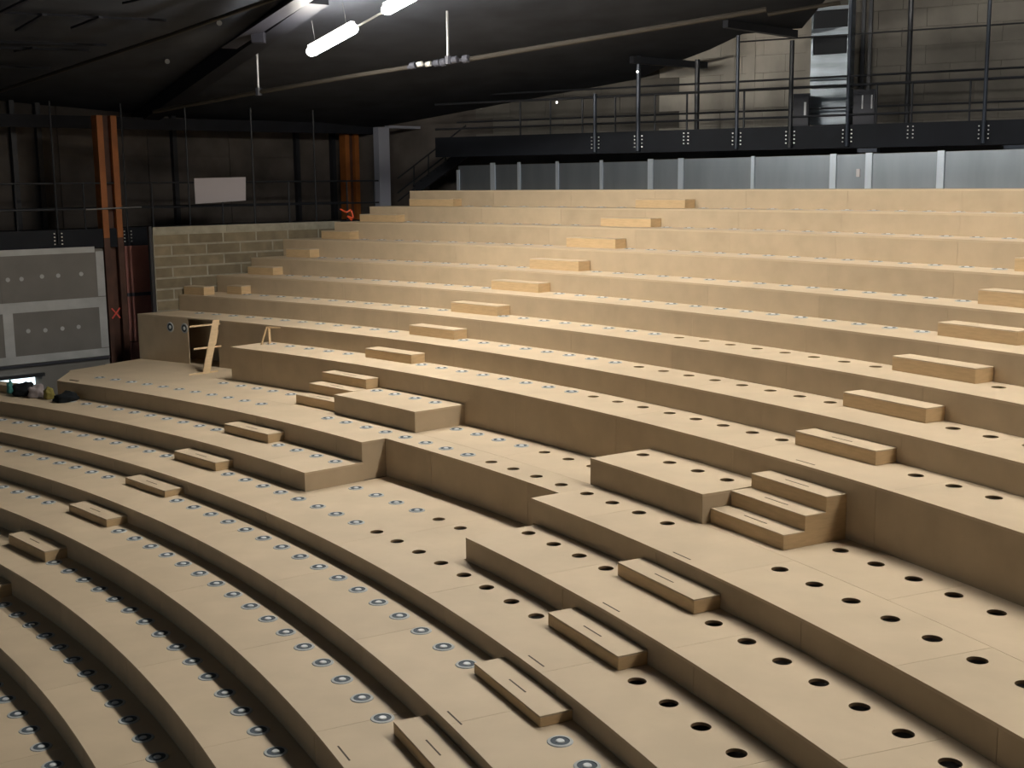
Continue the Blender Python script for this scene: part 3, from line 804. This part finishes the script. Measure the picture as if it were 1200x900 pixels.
# ------------------------------------------------------------------ roof
def roof_z(x, y): return H + 7.35 + 0.05 * x - 0.15 * y
def on_roof(u, v, drop=0.0):
    d = ray(u, v)
    # H + d.z*t = H + 7.35 + .05 d.x t - .15 d.y t - drop
    t = (7.35 - drop) / (d.z - 0.05 * d.x + 0.15 * d.y)
    q = d * t
    return Vector((q.x, q.y, q.z + H))
edge = [on_roof(u, v) for u, v in ((618, 140), (680, 120), (734, 98), (790, 74), (832, 58), (870, 40), (940, 33), (1000, -40))]
ring = [Vector((-26, 22, 0)), Vector((-4.9, 39.5, 0)), Vector((0.2, 37.0, 0))]
ring = [Vector((q.x, q.y, roof_z(q.x, q.y))) for q in ring] + edge
tail = [Vector((7.6, 18.6, 0)), Vector((-26, 18.6, 0))]
ring += [Vector((q.x, q.y, roof_z(q.x, q.y))) for q in tail]
n = len(ring)
vs = ring + [q + Vector((0, 0, 0.25)) for q in ring]
fs = [tuple(range(n)), tuple(range(2 * n - 1, n - 1, -1))] + [(i, n + i, n + (i + 1) % n, (i + 1) % n) for i in range(n)]
ceil = mesh('ceiling', vs, fs, 'roof'); struct(ceil)
MB().box(-34, 34, -10, 52, 14.6, 14.9).build('roof_deck', 'roof', ceil)
# beams that stick out past the roof edge on the right
for (u0, v0, u1, v1, nm) in ((740, 70, 827, 77, 'beam_1'), (850, 28, 932, 40, 'beam_2')):
    a_, b_ = on_roof(u0, v0, 0.14), on_roof(u1, v1, 0.14)
    o = MB().bar(a_, b_, 0.16, 0.16).build('roof_beam', 'black')
    tag(o, {'beam_1': 'short dark roof beam end over the left part of the rear wall', 'beam_2': 'short dark roof beam end above the thick catwalk hanger'}[nm], 'beam')
# broad beam and the thin conduits under the roof at the left
o = MB().bar(on_roof(150, 152, 0.2), on_roof(372, -6, 0.2), 0.42, 0.34).build('roof_girder', 'beam')
tag(o, 'broad dark girder rising diagonally under the roof left of the lights', 'beam')
MB().bar(on_roof(268, 56, 0.45), on_roof(376, -14, 0.45), 0.34, 0.03).build('bottom_flange', 'flange', o)
MB().box(-0.12, 0.12, -0.12, 0.12, -0.1, 0.1).build('hanger_plate', 'flange', o).location = on_roof(303, 44, 0.5)
def line(pts_, r, m_, nm, label, drop=0.5, cat='pipe'):
    t = thing(nm, label, cat)
    q = [on_roof(u, v, drop) for u, v in pts_]
    for i in range(len(q) - 1): MB().tube(q[i], q[i + 1], r, 8).build('length', m_, t)
    return t
line(((-40, 120), (60, 87), (200, 41), (345, -10)), 0.045, 'pipe', 'roof_conduit', 'thin brown conduit crossing the black roof from the left edge', 0.3)
pp = line(((180, 131), (303, 108), (420, 88), (478, 79)), 0.045, 'pipe', 'hung_pipe', 'pipe hung below the two lit tubes, left length', 1.0)
pq = line(((546, 70), (700, 44), (898, 11)), 0.05, 'pipe', 'hung_pipe', 'brown pipe running right from the clamps toward the silver duct', 1.0)
line(((900, 17), (985, 3)), 0.04, 'pipe', 'hung_pipe', 'short pipe length ending at the top of the silver duct', 0.6)
# clamps between both pipe lengths
cp = thing('pipe_clamp', 'shiny pipe clamps joining the hung pipes beneath the lights', 'clamp')
for u, v, r in ((484, 77, 0.07), (492, 75, 0.05), (502, 75, 0.05), (512, 74, 0.07), (520, 73, 0.08), (533, 70, 0.07), (546, 69, 0.08)):
    c0 = on_roof(u - 3, v + 0.6, 1.0); c1 = on_roof(u + 3, v - 0.6, 1.0)
    MB().tube(c0, c1, r, 10).build('collar', 'bolt' if r < 0.06 else 'dark_fit', cp)
MB().tube(on_roof(478, 79, 1.0), on_roof(550, 69, 1.0), 0.04, 8).build('sleeve', 'dark_fit', cp)
for u, vt, vb, lab in ((303, 48, 108, 'galvanised drop rod carrying the hung pipe, left of the lights'), (525, -12, 71, 'galvanised drop rod carrying the pipe clamps, right of the lights')):
    b_ = on_roof(u, vb, 1.0)
    t_ = Vector((b_.x, b_.y, roof_z(b_.x, b_.y)))
    k_ = on_plane(u, vt, 0, 1, b_.y).z
    rd = thing('drop_rod', lab, 'rod')
    MB().tube(b_, Vector((b_.x, b_.y, min(k_, t_.z - 0.03))), 0.028, 8).build('rod', 'hanger', rd)
    MB().tube(b_ - Vector((0.0, 0, 0.07)), b_ + Vector((0.0, 0, 0.09)), 0.07, 8).build('clamp', 'dark_fit', rd)
for u, v in ((196, 72), (257, 27), (39 + 0, -50)):
    if v > 0:
        o = MB().tube(on_roof(u, v, 0.02), on_roof(u, v, 0.10), 0.055, 10).build('roof_disc', 'hanger')
        tag(o, 'small pale disc on the black roof %s' % ('nearest the girder' if u < 200 else 'beside the brown conduit'), 'fixing')
for u, v, off, lab in ((652.5, 120, 0, 'tiny lit lamp on the black roof above the screen'), (747, 84, 0, 'tiny lit lamp on the catwalk hanger top')):
    c0 = on_plane(u, v, NR[0], NR[1], RO - 0.12)
    bm = bmesh.new(); bmesh.ops.create_icosphere(bm, subdivisions=2, radius=0.03)
    me = bpy.data.meshes.new('indicator_lamp'); bm.to_mesh(me); bm.free()
    o = link('indicator_lamp', me, 'pin'); o.location = c0; tag(o, lab, 'lamp')
# faint joists seen under the roof, top left
for i, (a_, b_) in enumerate((((20, 14), (195, 24)), ((0, 48), (125, 53)), ((0, 55), (105, 59)), ((0, 77), (60, 80)))):
    o = MB().bar(on_roof(a_[0] - 30, a_[1], 0.1), on_roof(*b_, 0.1), 0.05, 0.05).build('roof_joist', 'beam', ceil)
for a_, b_ in (((20, 36), (52, 17)), ((85, 33), (118, 20)), ((18, 60), (40, 56)), ((-10, 20), (48, -8)), ((145, 4), (180, -4))):
    MB().bar(on_roof(*a_, 0.12), on_roof(*b_, 0.12), 0.09, 0.04).build('roof_brace', 'flange' if a_[0] < 0 else 'beam', ceil)

# ------------------------------------------------------------------ battens over the cross aisle
def batten(c0, d, label, group, m_, L=1.52):
    t = thing('strip_light', label, 'lamp', group, c0)
    x = d.normalized(); up = Vector((0, 0, 1)); y = up.cross(x).normalized(); z = x.cross(y)
    R_ = Matrix((x, y, z)).transposed().to_4x4()
    t.matrix_world = Matrix.Translation(c0) @ R_
    n_ = 12; vs, fs = [], []
    prof = [(0.0, 0.02), (0.03, 0.085), (0.09, 0.115), (L - 0.09, 0.115), (L - 0.03, 0.085), (L, 0.02)]
    for xx, rr in prof:
        for i in range(n_): vs.append((xx, rr * cos(2 * pi * i / n_), rr * 0.8 * sin(2 * pi * i / n_)))
    for k in range(len(prof) - 1):
        for i in range(n_):
            j = (i + 1) % n_
            fs.append((k * n_ + i, (k + 1) * n_ + i, (k + 1) * n_ + j, k * n_ + j))
    fs += [tuple(range(n_)), tuple((len(prof) - 1) * n_ + n_ - 1 - i for i in range(n_))]
    mesh('diffuser', vs, fs, m_, t, smooth=True)
    MB().box(0.05, L - 0.05, -0.05, 0.05, 0.08, 0.13).build('housing', 'batten', t)
    for q in (0.25, L - 0.25): MB().tube((q, 0, 0.11), (q, 0, 0.55), 0.006, 6).build('wire', 'hanger', t)
    return t
p0 = Vector((-3.87, 24.73, H + 2.51)); dn = Vector((1.05, -1.06, 0.35))
batten(p0, dn, 'lit tubular lamp hung under the black roof, the farther and lower of two', 'lit strip lamps', 'tube')
MB().tube(p0 + dn * 1.0, p0 + dn * 1.55, 0.02, 8).build('wire_way', 'bolt')
tag(bpy.data.objects['wire_way'], 'pale wireway joining the two lit lamps', 'conduit')
batten(p0 + dn * 1.558, dn, 'lit tubular lamp cut by the top edge of the picture', 'lit strip lamps', 'tube')
for n_ in range(2, 12):
    q = Vector((p0.x + 1.636 * n_, p0.y - 1.651 * n_, H + (3.4 if n_ == 2 else 5.3 + 0.32 * (n_ - 3))))
    batten(q, Vector((1.05, -1.06, 0.2)), 'strip lamp above the picture, %s beyond the visible two' % ['next', 'second', 'third', 'fourth', 'fifth', 'sixth', 'seventh', 'eighth', 'ninth', 'last'][n_ - 2], 'strip lamps out of view', 'tube')
for i in range(4):  # unseen row added as cool fill for the lower risers
    q = Vector((-25 + 3.2 * i, 3.0 - 2.2 * i, H - 0.6))
    batten(q, Vector((1.0, -0.4, 0)), '%s added cool fill lamp from the left, unseen on the stage side' % ['first', 'second', 'third', 'fourth'][i], 'added fill lamps out of view', 'tube_fill', 2.4)
